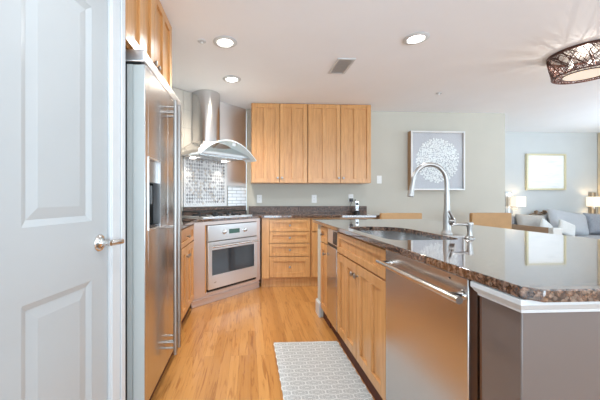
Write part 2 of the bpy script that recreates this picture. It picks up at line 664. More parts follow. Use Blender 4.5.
def shaker(x0, x1, z0, z1, mull=False, fw=0.057, y0=0.0, th=0.02):
    mb = MB()
    mb.box(x0, x0 + fw, y0, y0 + th, z0, z1)
    mb.box(x1 - fw, x1, y0, y0 + th, z0, z1)
    mb.box(x0 + fw, x1 - fw, y0, y0 + th, z0, z0 + fw)
    mb.box(x0 + fw, x1 - fw, y0, y0 + th, z1 - fw, z1)
    if mull:
        c = (x0 + x1) / 2
        mb.box(c - fw * .48, c + fw * .48, y0, y0 + th, z0 + fw, z1 - fw)
    mb.box(x0 + fw - .001, x1 - fw + .001, y0 + 0.0145, y0 + th - 0.001, z0 + fw - .001, z1 - fw + .001)
    return mb


def cabinet(name, label, loc, rz, w, d, z0, z1, fronts, toe=0.0, body_top=None, group=None, wood_m=None, face=True, toe_m='wood_dark'):
    wm = wood_m or M['wood']
    t = thing(name, label, 'cabinet', loc, rz, group)
    bt = body_top or z1
    body = MB().box(0.001, w - 0.001, 0.07, d, z0, bt)
    body.build('carcass', wm, t)
    # face frame shown in the reveals between the fronts
    ff = MB()
    ff.box(0.001, w - 0.001, 0.022, 0.039, z0, z0 + 0.02)
    ff.box(0.001, w - 0.001, 0.022, 0.039, z1 - 0.02, z1)
    ff.box(0.001, 0.02, 0.022, 0.069, z0 + 0.02, z1 - 0.02)
    ff.box(w - 0.02, w - 0.001, 0.022, 0.069, z0 + 0.02, z1 - 0.02)
    for f in fronts:
        ff.box(0.02, w - 0.02, 0.023, 0.038, f[3] - 0.012, f[3] + 0.012) if f[3] > z0 + 0.05 else None
    if face:
        ff.build('face_frame', wm, t)
    if toe:
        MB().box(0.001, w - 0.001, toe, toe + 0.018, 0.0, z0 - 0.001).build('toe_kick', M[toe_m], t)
    for kind, x0, x1, a, b, kn, mull in fronts:
        fw = 0.057 if (b - a) > 0.2 else 0.042
        f = shaker(x0 + .001, x1 - .001, a + .001, b - .001, mull, fw).build(kind, wm, t, bevel=0.0018)
        if kn:
            knob_mb(kn[0], kn[1]).build('knob', M['nickel'], f)
    return t


# upper cabinets on the back wall, facing -Y
ub, ut = 1.342, 2.427
cabinet('upper_cabinet', 'honey maple wall cabinet beside the range hood, left of the two above the back counter', (0.045, 4.13, 0), 0, 0.77, 0.327, ub, ut,
        [('door', 0.004, 0.383, ub + .003, ut - .004, (0.355, ub + .07), True), ('door', 0.387, 0.766, ub + .003, ut - .004, (0.415, ub + .07), True)], group='maple wall cabinets')
cabinet('upper_cabinet', 'honey maple wall cabinet farther from the range hood, right one above the back counter', (0.817, 4.13, 0), 0, 0.884, 0.327, ub, ut,
        [('door', 0.004, 0.453, ub + .003, ut - .004, (0.425, ub + .07), True), ('door', 0.457, 0.880, ub + .003, ut - .004, (0.487, ub + .07), True)], group='maple wall cabinets')

# base run on the back wall
dc = cabinet('drawer_cabinet', 'maple base cabinet with a stack of four drawers beside the oven', (0.172, 3.85, 0), 0, 0.628, 0.605, 0.115, 0.885,
        [('drawer', 0.097, 0.615, 0.711, 0.866, (0.356, 0.79), False), ('drawer', 0.097, 0.615, 0.566, 0.703, (0.356, 0.635), False),
         ('drawer', 0.097, 0.615, 0.398, 0.556, (0.356, 0.478), False), ('drawer', 0.097, 0.615, 0.130, 0.388, (0.356, 0.262), False)], toe=0.06, toe_m='wood')
cabinet('base_cabinet', 'maple base cabinet with drawers over doors, under the back counter behind the island end', (0.803, 3.85, 0), 0, 0.90, 0.605, 0.115, 0.885,
        [('drawer', 0.012, 0.445, 0.711, 0.866, (0.23, 0.79), False), ('drawer', 0.455, 0.888, 0.711, 0.866, (0.67, 0.79), False),
         ('door', 0.012, 0.445, 0.130, 0.700, (0.41, 0.62), True), ('door', 0.455, 0.888, 0.130, 0.700, (0.49, 0.62), True)], toe=0.06, toe_m='wood')

MB().box(0.002, 0.094, 0.0, 0.0215, 0.116, 0.884).build('stile', M['wood'], dc, bevel=0.0015)
# left base cabinet between refrigerator and corner, facing +X
cabinet('base_cabinet', 'narrow maple base cabinet between the refrigerator and the corner oven', (-0.545, 2.395, 0), R90, 0.73, 0.60, 0.105, 0.885,
        [('drawer', 0.012, 0.715, 0.715, 0.868, (0.37, 0.79), False), ('door', 0.012, 0.36, 0.12, 0.705, (0.325, 0.62), True), ('door', 0.366, 0.715, 0.12, 0.705, (0.40, 0.62), True)], toe=0.05)

# cabinet over the refrigerator, with its end panel reaching the floor
oc = cabinet('upper_cabinet', 'pale lit maple cabinet above the refrigerator', (-0.575, 1.465, 0), R90, 0.88, 0.60, 1.88, 2.427,
             [('door', 0.004, 0.438, 1.884, 2.423, (0.405, 1.945), True), ('door', 0.442, 0.876, 1.884, 2.423, (0.475, 1.945), True)])

# diagonal corner unit (local x along its face, y into the corner)
DG = (-0.56, 3.14, 0)
DR = PI / 4
t = thing('corner_cabinet', 'angled corner cabinet housing the oven, with a rosy satin surround', 'cabinet', DG, DR)
MB().prism([(0.02, 0.03), (1.005, 0.03), (1.005, 0.30), (0.80, 0.53), (0.22, 0.53), (0.02, 0.30)], 0.10, 0.105).build('bottom_board', M['wood'], t)
sp = MB()
sp.box(0.012, 0.168, 0, 0.02, 0.105, 0.884)
sp.box(0.934, 1.012, 0, 0.02, 0.105, 0.884)
sp.box(0.168, 0.934, 0, 0.02, 0.105, 0.128)
sp.box(0.168, 0.934, 0, 0.02, 0.846, 0.884)
sp.build('surround', M['pink_metal'], t, bevel=0.002)
MB().box(0.150, 0.166, -0.003, -0.0005, 0.13, 0.846).build('filler_strip', M['wood'], t)
tk = MB()
tk.box(0.0, 1.02, 0.03, 0.045, 0.0, 0.10)
tk.box(0.0, 1.02, 0.012, 0.03, 0.06, 0.075)
tk.box(0.0, 1.02, 0.022, 0.03, 0.0, 0.02)
tk.build('plinth', M['pink_metal'], t, bevel=0.002)

# wall oven
ov = thing('wall_oven', 'stainless steel wall oven set in the angled corner cabinet', 'oven', DG, DR)
OX0, OX1 = 0.174, 0.926
MB().box(OX0 + .01, OX1 - .01, 0.022, 0.45, 0.135, 0.842).build('body', M['black'], ov)
cp = MB().box(OX0, OX1, -0.022, 0.02, 0.672, 0.842).build('control_panel', M['steel_soft'], ov, bevel=0.003)
MB().box(0.47, 0.63, -0.0245, -0.0222, 0.735, 0.785).build('display', M['display'], cp)
for kx in (0.395, 0.715):
    MB().lathe([(0, 0), (0.024, 0), (0.024, 0.004), (0.019, 0.006), (0.017, 0.026), (0, 0.028)], (kx, -0.0225, 0.76), '-y', 18).build('knob', M['chrome'], cp)
dr_ = MB()
wx0, wx1, wz0, wz1 = 0.225, 0.875, 0.305, 0.575
dr_.box(OX0, wx0, -0.026, 0.02, 0.160, 0.664)
dr_.box(wx1, OX1, -0.026, 0.02, 0.160, 0.664)
dr_.box(wx0, wx1, -0.026, 0.02, 0.160, wz0)
dr_.box(wx0, wx1, -0.026, 0.02, wz1, 0.664)
dd = dr_.build('oven_door', M['steel_soft'], ov, bevel=0.002)
MB().box(wx0 - .001, wx1 + .001, -0.022, -0.006, wz0 - .001, wz1 + .001).build('window', M['dark_glass'], dd)
hb = MB().tube([(OX0 + .02, -0.068, 0.618), (OX1 - .02, -0.068, 0.618)], 0.011, 14)
for hx in (OX0 + .06, OX1 - .06):
    hb.tube([(hx, -0.026, 0.618), (hx, -0.066, 0.618)], 0.008, 10)
hb.build('handle', M['chrome'], dd)
MB().box(OX0 + 0.01, OX1 - .01, -0.010, 0.018, 0.138, 0.158).build('lower_vent', M['black'], ov)
MB().box(0.255, 0.285, -0.0272, -0.0262, 0.225, 0.232).build('badge', M['steel_v'], dd)

# ---------------------------------------------------------------- granite along the walls
ct = MB().prism([(-1.218, 2.384), (-0.52, 2.384), (-0.52, 3.13), (0.20, 3.825), (1.735, 3.825), (1.735, 4.457), (-0.026, 4.457), (-1.218, 3.268)], 0.887, 0.917)
tag(ct.build('countertop', M['granite'], bevel=0.003), 'speckled granite countertop wrapping the back wall and corner under the cooktop', 'countertop')
tag(MB().box(0.012, 1.76, 4.438, 4.457, 0.918, 1.018).build('granite_backsplash', M['granite_upstand'], bevel=0.002), 'low speckled granite upstand along the cream back wall', 'backsplash')
cb = MB().box(0.245, 1.285, 0.531, 0.549, 0.918, 1.022).build('granite_backsplash', M['granite_upstand'], bevel=0.002)
cb.location, cb.rotation_euler = DG, (0, 0, DR)
tag(cb, 'low granite upstand in the corner behind the cooktop', 'backsplash')


# tiles on the angled wall
def on_diag(o, label, cat):
    o.location, o.rotation_euler = DG, (0, 0, DR)
    return tag(o, label, cat)


on_diag(MB().box(-0.335, 0.238, 0.541, 0.5495, 1.03, CEIL - 0.004).build('wall_tile', M['tile']), 'large beige glossy wall tiles left of the hood chimney', 'tiles')
up = MB().box(0.242, 0.765, 0.541, 0.5495, 1.692, CEIL - 0.004)
on_diag(up.build('wall_tile', M['tile']), 'large beige glossy wall tiles directly behind the hood chimney', 'tiles')
on_diag(MB().prism([(0.930, 1.305), (1.292, 1.305), (1.292, CEIL - .004), (0.769, CEIL - .004), (0.769, 1.692), (0.930, 1.692)], 0.541, 0.5495, 'y').build('steel_wall_panel', M['panel_metal']), 'tall satin metal wall panel between the hood and the wall cabinets', 'panel')
on_diag(MB().box(0.948, 1.292, 0.539, 0.5495, 1.03, 1.298).build('subway_tile', M['subway']), 'small white subway tiles right of the mosaic panel', 'tiles')
mz = thing('mosaic_panel', 'grey and white diamond mosaic tile panel under the range hood', 'tiles', DG, DR)
MB().box(0.246, 0.922, 0.543, 0.5495, 1.032, 1.686).build('grout_bed', M['grout'], mz)
fr = MB()
for b_ in ((0.243, 0.925, 1.029, 1.046), (0.243, 0.925, 1.672, 1.689), (0.243, 0.258, 1.046, 1.672), (0.910, 0.925, 1.046, 1.672)):
    fr.box(b_[0], b_[1], 0.534, 0.5428, b_[2], b_[3])
fr.build('border', M['t_white'], mz, bevel=0.002)
tl = MB()
tw, th_ = 0.036, 0.042
nx, nz = int(0.652 / tw) + 1, int(0.626 / th_) + 1
for i in range(2 * nx):
    for j in range(2 * nz):
        if (i + j) % 2:
            continue
        cx, cz = 0.258 + i * tw / 2, 1.046 + j * th_ / 2
        if not (0.258 + tw / 2 <= cx <= 0.910 - tw / 2 + .002 and 1.046 + th_ / 2 <= cz <= 1.672 - th_ / 2 + .002):
            continue
        r_ = random.random()
        mi = (0 if r_ < .80 else 3) if i % 2 else (1 if r_ < .62 else 2 if r_ < .80 else 0)
        a_, b_ = tw * .41, th_ * .41
        tl.prism([(cx - a_, cz), (cx, cz - b_), (cx + a_, cz), (cx, cz + b_)], 0.537, 0.5425, 'y', mi)
tl.build('diamond_tiles', [M['t_white'], M['t_grey'], M['t_dark'], M['t_tan']], mz, smooth=False)

# ---------------------------------------------------------------- cooktop
ck = thing('gas_cooktop', 'stainless gas cooktop with black grates under the hood', 'cooktop', (DG[0], DG[1], 0.918), DR)
MB().prism([(0.17, 0.06), (0.93, 0.06), (0.93, 0.45), (0.87, 0.51), (0.23, 0.51), (0.17, 0.45)], 0.0, 0.010).build('tray', M['steel_soft'], ck, bevel=0.003)
for gx in (0.195, 0.435, 0.675):
    g = MB()
    x0, x1, y0, y1 = gx, gx + 0.23, 0.15, 0.48
    for q in ((x0, y0, x1, y0), (x0, y1, x1, y1), (x0, y0, x0, y1), (x1, y0, x1, y1)):
        g.tube([(q[0], q[1], 0.060), (q[2], q[3], 0.060)], 0.009, 6)
    cx, cy = (x0 + x1) / 2, (y0 + y1) / 2
    for yy in (y0 + .085, y1 - .085):
        for dx, dy in ((1, 0), (-1, 0), (0, 1), (0, -1)):
            ex = cx + dx * 0.115
            ey = yy + dy * 0.085
            g.tube([(cx + dx * .03, yy + dy * .03, 0.064), (ex, ey, 0.061)], 0.0075, 6)
    for q in ((x0, y0), (x1, y0), (x0, y1), (x1, y1)):
        g.tube([(q[0], q[1], 0.0105), (q[0], q[1], 0.060)], 0.010, 6)
    g.build('grate', M['iron'], ck)
for bx, by, br_ in ((0.31, 0.235, .035), (0.31, 0.395, .045), (0.55, 0.315, .055), (0.79, 0.235, .045), (0.79, 0.395, .035)):
    MB().lathe([(0, 0.0105), (br_, 0.0105), (br_, 0.018), (br_ * .8, 0.022), (br_ * .8, 0.030), (0, 0.032)], (bx, by, 0), 'z', 20).build('burner', M['iron'], ck)
for k in range(5):
    MB().lathe([(0, 0.0105), (0.018, 0.0105), (0.016, 0.032), (0, 0.034)], (0.35 + k * 0.10, 0.098, 0), 'z', 16).build('knob', M['black'], ck)

# ---------------------------------------------------------------- range hood
HX = 0.515
hoodt = thing('range_hood', 'stainless range hood with round chimney and arched glass canopy in the corner', 'range hood', (DG[0], DG[1], 0), DR)
ch = MB()
rc = 0.158
seg = 28
pts = [(HX + rc * math.cos(PI + PI * i / seg), 0.43 + 0.9 * rc * math.sin(PI + PI * i / seg)) for i in range(seg + 1)]
pts += [(HX + rc, 0.532), (HX - rc, 0.532)]
ch.prism(pts, 1.80, CEIL - 0.003)
ch.build('chimney', M['steel_v'], hoodt)
# body: tapering shroud down to a flat tray
bd = MB()
zt, zb = 1.80, 1.655
top = [(HX - .19, 0.27), (HX + .19, 0.27), (HX + .19, 0.528), (HX - .19, 0.528)]
bot = [(HX - .40, 0.07), (HX + .40, 0.07), (HX + .40, 0.528), (HX - .40, 0.528)]
vt = [bd.bm.verts.new((*p, zt)) for p in top]
vb = [bd.bm.verts.new((*p, zb)) for p in bot]
vl = [bd.bm.verts.new((*p, zb - 0.035)) for p in bot]
bd.face(vt)
bd.face(vl[::-1])
for i in range(4):
    j = (i + 1) % 4
    bd.face([vb[i], vb[j], vt[j], vt[i]])
    bd.face([vl[i], vl[j], vb[j], vb[i]])
bd.build('shroud', M['steel'], hoodt, bevel=0.004)
# filter tray under the body
ft = MB()
ft.box(HX - .34, HX + .34, 0.12, 0.50, 1.612, 1.6185)
for k in range(11):
    ft.box(HX - .32 + k * .06, HX - .285 + k * .06, 0.14, 0.48, 1.608, 1.612)
ft.build('filter', M['steel'], hoodt)
# arched glass canopy with its depth from the wall to the front
cn = MB()
n = 26
ro = []
for i in range(n + 1):
    u = 2 * i / n - 1
    x = HX + 0.425 * u
    z = 1.605 + 0.195 * (1 - abs(u) ** 2.0)
    ro.append((x, z))
prof = ro + [(x, z - 0.012) for x, z in ro[::-1]]
cn.prism(prof, 0.0, 0.20, 'y')
cn.build('glass_canopy', M['canopy'], hoodt)
ctl = MB().box(HX + .02, HX + .07, -0.006, -0.0008, 1.735, 1.768).build('control_pad', M['steel_soft'], hoodt)
for lx in (HX - .24, HX + .24):
    lo_ = MB().lathe([(0, 0), (0.030, 0), (0.033, 0.004), (0.033, 0.008), (0, 0.008)], (lx, 0.40, 1.5995), 'z', 18).build('hood_lamp', M['lens'], hoodt)
    d = bpy.data.lights.new('hood_lamp_light', 'SPOT')
    d.energy = HOOD_POWER
    d.spot_size = math.radians(115)
    d.spot_blend = 0.9
    d.color = (1, 0.9, 0.75)
    d.shadow_soft_size = 0.03
    lo = bpy.data.objects.new('hood_lamp_light', d)
    COL.objects.link(lo)
    lo.parent = hoodt
    lo.location = (lx, 0.42, 1.592)

# ---------------------------------------------------------------- refrigerator (faces +X; local x runs along +Y)
FR = (-0.51, 1.545, 0)
fg = thing('refrigerator', 'tall stainless side-by-side refrigerator with door dispenser beside the pantry', 'refrigerator', FR, R90)
FW, SPL = 0.827, 0.428
MB().box(0.004, FW - 0.004, 0.062, 0.092, 0.02, 1.80).build('case_front', M['fridge_grey'], fg, bevel=0.003)
MB().box(0.0, FW - 0.002, 0.0925, 0.69, 0.02, 1.80).build('case', M['black'], fg, bevel=0.003)
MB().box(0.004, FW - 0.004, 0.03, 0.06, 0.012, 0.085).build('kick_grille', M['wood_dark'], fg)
MB().prism([(0.0, 0.004), (FW, 0.004), (FW, 0.68), (0.0, 0.68)], 1.81, 1.872).build('top_grille', M['steel_soft'], fg, bevel=0.006)
MB().box(0.002, FW - .002, 0.02, 0.66, 1.801, 1.809).build('seal_strip', M['black'], fg)
# freezer door with dispenser opening
d1 = MB()
ex0, ex1, ez0, ez1 = 0.045, 0.255, 0.965, 1.345
d1.box(0.0, ex0, 0.0, 0.06, 0.09, 1.798)
d1.box(ex1, SPL - .003, 0.0, 0.06, 0.09, 1.798)
d1.box(ex0, ex1, 0.0, 0.06, 0.09, ez0)
d1.box(ex0, ex1, 0.0, 0.06, ez1, 1.798)
d1.box(ex0, ex1, 0.054, 0.06, ez0, ez1)
fd = d1.build('freezer_door', M['steel_v'], fg, bevel=0.005)
MB().box(-0.003, -0.0008, 0.004, 0.058, 0.095, 1.793).build('edge_trim', M['fridge_grey'], fd)
dp = MB()
for b_ in ((ex0, ex0 + .008, ez0, ez1), (ex1 - .008, ex1, ez0, ez1), (ex0 + .008, ex1 - .008, ez0, ez0 + .008), (ex0 + .008, ex1 - .008, ez1 - .008, ez1)):
    dp.box(b_[0], b_[1], -0.004, 0.05, b_[2], b_[3], 0)
dsp = dp.build('dispenser', M['steel_soft'], fd)
MB().box(ex0 + .009, ex1 - .009, 0.036, 0.052, ez0 + .009, 1.215).build('recess', M['matte_black'], dsp)
MB().box(ex0 + .009, ex1 - .009, 0.012, 0.052, 1.217, ez1 - .009).build('control_panel', M['nickel'], dsp)
MB().box(ex0 + .02, ex1 - .02, 0.004, 0.035, ez0 + .009, ez0 + .022).build('drip_tray', M['black'], dsp)
MB().box(ex0 + .085, ex1 - .085, 0.018, 0.035, 1.10, 1.20).build('paddle', M['black'], dsp)
rd = MB().box(SPL + .003, FW, 0.0, 0.06, 0.09, 1.798).build('refrigerator_door', M['steel_v'], fg, bevel=0.005)
for dpar, hx in ((fd, SPL - .045), (rd, SPL + .05)):
    h = MB().tube([(hx, -0.058, 0.16), (hx, -0.058, 1.74)], 0.0125, 14)
    for hz in (0.20, 0.235, 0.95, 1.665, 1.70):
        h.tube([(hx, -0.0005, hz), (hx, -0.056, hz)], 0.0065, 10)
    h.build('handle', M['nickel'], dpar)

# ---------------------------------------------------------------- island
IR = -R90
IX = 0.685


def isl(name, label, y_hi, y_lo, fronts, **kw):
    return cabinet(name, label, (IX, y_hi, 0), IR, y_hi - y_lo, 0.62, 0.10, 0.884, fronts, toe=0.028, **kw)


isl('base_cabinet', 'narrow maple island cabinet with one drawer and door at the far end', 2.855, 2.62,
    [('drawer', 0.004, 0.231, 0.73, 0.872, (0.115, 0.805), False), ('door', 0.004, 0.231, 0.105, 0.722, (0.195, 0.64), False)])
isl('sink_cabinet', 'maple sink cabinet with two doors below a false drawer front in the island', 2.318, 1.486,
    [('drawer_front', 0.004, 0.828, 0.722, 0.872, None, False), ('door', 0.004, 0.414, 0.105, 0.713, (0.385, 0.645), True), ('door', 0.418, 0.828, 0.105, 0.713, (0.448, 0.645), True)],
    body_top=0.60)
# trash compactor
tc_ = thing('trash_compactor', 'slim steel trash compactor with black control strip in the island', 'trash compactor', (IX, 2.616, 0), IR)
MB().box(0.002, 0.294, 0.03, 0.60, 0.09, 0.883).build('body', M['black'], tc_)
MB().box(0.002, 0.294, 0.035, 0.055, 0.0, 0.088).build('toe_kick', M['wood_dark'], tc_)
MB().box(0.005, 0.291, -0.002, 0.028, 0.10, 0.735).build('drawer_front', M['steel'], tc_, bevel=0.003)
cpn = MB().box(0.005, 0.291, 0.004, 0.028, 0.755, 0.875).build('control_panel', M['steel_soft'], tc_, bevel=0.002)
MB().box(0.18, 0.28, 0.0005, 0.0035, 0.765, 0.865).build('control_window', M['black'], cpn)
MB().box(0.006, 0.290, 0.006, 0.026, 0.737, 0.753).build('handle_recess', M['black'], tc_)
# dishwasher
dw = thing('dishwasher', 'stainless dishwasher with long bar handle in the near end of the island', 'dishwasher', (IX, 1.482, 0), IR)
MB().box(0.002, 0.572, 0.04, 0.60, 0.09, 0.883).build('body', M['black'], dw)
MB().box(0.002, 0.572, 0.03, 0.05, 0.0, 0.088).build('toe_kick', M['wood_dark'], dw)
ddr = MB().box(0.003, 0.571, -0.004, 0.036, 0.095, 0.880).build('dishwasher_door', M['steel_v'], dw, bevel=0.003)
h = MB().tube([(0.025, -0.052, 0.824), (0.600, -0.052, 0.824)], 0.0115, 16)
for hx in (0.06, 0.548):
    h.tube([(hx, -0.0045, 0.824), (hx, -0.050, 0.824)], 0.010, 12)
    h.lathe([(0, 0), (0.016, 0), (0.014, 0.006), (0, 0.006)], (hx, -0.0042, 0.824), '-y', 14)
h.build('handle', M['chrome'], ddr)
MB().lathe([(0, 0), (0.004, 0), (0.003, 0.002), (0, 0.002)], (0.485, -0.0042, 0.862), '-y', 10).build('indicator', M['black'], ddr)
# dark filler next to the dishwasher
tag(MB().box(IX + 0.03, IX + 0.60, 0.873, 0.906, 0.0, 0.884).build('filler_panel', M['filler']), 'dark brown filler strip between the dishwasher and the shade-darkened island end', 'panel')

# painted half walls carrying the island top, white trim
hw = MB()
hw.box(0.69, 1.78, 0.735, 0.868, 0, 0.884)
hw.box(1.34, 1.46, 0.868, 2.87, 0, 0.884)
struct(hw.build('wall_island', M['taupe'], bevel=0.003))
struct(MB().box(0.69, 1.46, 2.872, 2.995, 0, 0.884).build('wall_island_end', M['wall'], bevel=0.003))
mo = MB()


def mould(path_in, prof):
    # profile (out, z) swept round the three free sides of the near end
    rings = []
    for o_, z in prof:
        x0, y0 = 0.689 - o_, 0.734 - o_
        rings.append([mo.bm.verts.new(p) for p in ((x0, 0.868, z), (x0, y0, z), (1.781 + o_, y0, z), (1.781 + o_, 0.868, z))])
    for A, B in zip(rings, rings[1:]):
        for i in range(3):
            mo.face([A[i], A[i + 1], B[i + 1], B[i]])
    for k in (0, 3):
        mo.face([r[k] for r in rings])


mould(None, [(0.0, 0.845), (0.010, 0.845), (0.012, 0.853), (0.020, 0.858), (0.030, 0.869), (0.033, 0.872), (0.033, 0.8855), (0.0, 0.8855)])
struct(mo.build('trim_2', M['trim'], smooth=False))
bb = MB()
bb.box(0.672, 0.689, 2.86, 3.01, 0, 0.13)
bb.box(0.689, 1.46, 2.996, 3.01, 0, 0.13)
bb.box(0.680, 0.6892, 2.862, 3.003, 0.13, 0.142)
struct(bb.build('baseboard_island', M['trim'], bevel=0.002))

# island top with the sink opening
IO = [(0.660, 0.705), (0.690, 0.675), (1.83, 0.675), (1.83, 3.085), (0.660, 3.085)]
hole = []


def arc(cx, cy, r, a0, a1, n=8):
    for i in range(n + 1):
        a = math.radians(a0 + (a1 - a0) * i / n)
        hole.append((cx + r * math.cos(a), cy + r * math.sin(a)))


arc(0.80, 1.59, 0.07, 180, 270)
arc(1.04, 1.60, 0.08, 270, 360)
arc(0.93, 2.07, 0.20, 0, 90, 12)
arc(0.84, 2.16, 0.11, 90, 180)
tag(MB().slab_hole(IO, hole, 0.887, 0.917).build('island_countertop', M['granite'], bevel=0.0025),
    'long polished granite island countertop in the foreground', 'countertop')
# undermount sink bowl
sk = thing('kitchen_sink', 'undermount stainless sink let into the island top', 'sink', (0, 0, 0.68))
sb = MB()
cxs = sum(p[0] for p in hole) / len(hole)
cys = sum(p[1] for p in hole) / len(hole)
rings = []
for sc, z in ((1.06, 0.2065), (1.012, 0.2065), (1.012, 0.19), (0.985, 0.05), (0.95, 0.018), (0.85, 0.006), (0.3, 0.0)):
    rings.append([sb.bm.verts.new((cxs + (p[0] - cxs) * sc, cys + (p[1] - cys) * sc, z)) for p in hole])
for A, B in zip(rings, rings[1:]):
    for i in range(len(hole)):
        j = (i + 1) % len(hole)
        sb.face([A[i], A[j], B[j], B[i]])
sb.face(rings[-1])
so = sb.build('bowl', M['steel_sink'], sk)
MB().lathe([(0, 0.001), (0.042, 0.001), (0.042, 0.004), (0.03, 0.003), (0, 0.002)], (cxs, cys, 0.0), 'z', 20).build('drain', M['steel_soft'], sk)

# faucet
fc = thing('kitchen_faucet', 'tall gooseneck pull-down faucet behind the island sink', 'faucet', (1.195, 1.775, 0.918))
MB().lathe([(0, 0), (0.029, 0), (0.029, 0.006), (0.024, 0.012), (0.021, 0.03), (0.021, 0.10), (0.018, 0.13), (0.0155, 0.17), (0.0145, 0.24), (0, 0.24)], n=22).build('body', M['nickel'], fc)
pth = [(0, 0, 0.238), (0, 0, 0.30)]
for i in range(1, 15):
    a = PI * i / 15
    pth.append((-0.105 + 0.105 * math.cos(a), 0, 0.305 + 0.112 * math.sin(a)))
pth += [(-0.213, 0, 0.29)]
MB().tube(pth, 0.0128, 14).build('spout', M['nickel'], fc)
MB().tube([(-0.2135, 0, 0.291), (-0.219, 0, 0.262), (-0.226, 0, 0.225), (-0.2265, 0, 0.222)], [0.014, 0.0155, 0.019, 0.016], 16).build('spray_head', M['nickel'], fc)
hn = MB().tube([(0.012, -0.012, 0.075), (0.030, -0.030, 0.075)], 0.022, 16)
hn.tube([(0.020, -0.028, 0.085), (-0.012, -0.052, 0.118), (-0.032, -0.066, 0.138)], [0.009, 0.007, 0.006], 10)
hn.build('lever', M['nickel'], fc)
# soap dispenser
sd = thing('soap_dispenser', 'small metal soap dispenser standing right of the tall faucet', 'soap dispenser', (1.175, 1.56, 0.918))
MB().lathe([(0, 0), (0.025, 0), (0.025, 0.004), (0.013, 0.014), (0.0105, 0.03), (0.0125, 0.052), (0.013, 0.06), (0, 0.06)], n=18).build('base', M['nickel'], sd)
dn = MB().lathe([(0, 0.0605), (0.015, 0.0605), (0.016, 0.072), (0.0175, 0.080), (0.015, 0.086), (0, 0.087)], n=18)
dn.tube([(-0.008, 0, 0.073), (-0.05, 0, 0.076), (-0.085, 0.004, 0.074), (-0.094, 0.004, 0.066)], [0.008, 0.0065, 0.0055, 0.005], 10)
dn.build('pump_spout', M['nickel'], sd)

# ---------------------------------------------------------------- wall plates and phone on the back wall
YW = 4.4595


def plate(name, label, x, z, kind):
    t = thing(name, label, 'outlet' if kind == 'outlet' else 'switch', (x, YW, z), 0, 'white wall plates')
    MB().box(-0.037, 0.037, -0.006, 0, -0.059, 0.059).build('cover_plate', M['white_plastic'], t, bevel=0.002)
    if kind == 'outlet':
        for dz in (0.021, -0.021):
            s = MB().prism([(-.014, dz - .014), (.014, dz - .014), (.017, dz), (.014, dz + .014), (-.014, dz + .014), (-.017, dz)], -0.008, -0.0062, 'y').build('socket', M['white_plastic'], t)
            sl = MB()
            for dx in (-.006, .006):
                sl.box(dx - .001, dx + .001, -0.0086, -0.0081, dz - .004, dz + .005)
            sl.build('slots', M['black'], s)
    else:
        MB().box(-0.016, 0.016, -0.009, -0.0062, -0.033, 0.033).build('rocker', M['white_plastic'], t, bevel=0.001)
    return t


plate('wall_outlet', 'white outlet on the cream wall nearest the corner hood, left under the cabinets', 0.165, 1.125, 'outlet')
plate('wall_outlet', 'white outlet on the cream wall under the middle of the wall cabinets', 0.975, 1.125, 'outlet')
plate('wall_outlet', 'white outlet above the cordless phone with a plug in it', 1.525, 1.135, 'outlet')
plate('light_switch', 'white light switch on the wall right of the wall cabinets', 1.955, 1.412, 'switch')

ph = thing('cordless_phone', 'cordless phone standing in its black charger on the back counter', 'phone', (1.565, 4.32, 0.918))
MB().lathe([(0, 0), (0.046, 0), (0.048, 0.008), (0.044, 0.022), (0.03, 0.034), (0, 0.036)], n=20).build('charger_base', M['black'], ph)
hs = MB().prism([(-0.026, 0.036), (0.026, 0.036), (0.025, 0.10), (0.028, 0.165), (0.022, 0.178), (-0.022, 0.178), (-0.028, 0.165), (-0.025, 0.10)], -0.016, 0.012, 'y').build('handset', M['steel_soft'], ph, bevel=0.006)
MB().box(-0.019, 0.019, -0.0185, -0.0165, 0.115, 0.155).build('screen', M['black'], hs)
kp = MB()
for i in range(3):
    for j in range(4):
        kp.box(-0.018 + i * .013, -0.008 + i * .013, -0.0185, -0.0165, 0.052 + j * .014, 0.061 + j * .014)
kp.build('keypad', M['black'], hs)
MB().tube([(-0.024, 0.002, 0.17), (-0.024, 0.002, 0.205)], 0.006, 8).build('antenna', M['black'], hs)
pg = MB().box(-0.066, -0.014, 0.098, 0.129, 0.165, 0.215)
pg.build('plug', M['black'], ph, bevel=0.004)
MB().tube([(-0.04, 0.10, 0.168), (-0.055, 0.08, 0.13), (-0.085, 0.07, 0.09), (-0.075, 0.05, 0.03), (-0.05, 0.03, 0.006), (-0.03, 0.02, 0.006)], 0.003, 8).build('cord', M['black'], ph)

# ---------------------------------------------------------------- framed paper disc on the back wall
pf = thing('framed_artwork', 'deep square framed artwork with a disc of white paper pieces behind the faucet', 'picture', (2.805, YW, 1.69))
hwid, hh = 0.412, 0.437
bx = MB()
for b_ in ((-hwid, -hwid + .012, -hh, hh), (hwid - .012, hwid, -hh, hh), (-hwid + .012, hwid - .012, -hh, -hh + .012), (-hwid + .012, hwid - .012, hh - .012, hh)):
    bx.box(b_[0], b_[1], -0.088, -0.001, b_[2], b_[3])
bx.build('box_sides', M['frame_wood'], pf)
ff = MB()
fw = 0.024
for b_ in ((-hwid, -hwid + fw, -hh, hh), (hwid - fw, hwid, -hh, hh), (-hwid + fw, hwid - fw, -hh, -hh + fw), (-hwid + fw, hwid - fw, hh - fw, hh)):
    ff.box(b_[0], b_[1], -0.100, -0.0885, b_[2], b_[3])
ff.build('front_frame', M['frame_silver'], pf, bevel=0.002)
MB().box(-hwid + .013, hwid - .013, -0.070, -0.060, -hh + .013, hh - .013).build('mat_board', M['mat_grey'], pf)
pd = MB()
rnd = random.Random(3)
ga = PI * (3 - math.sqrt(5))
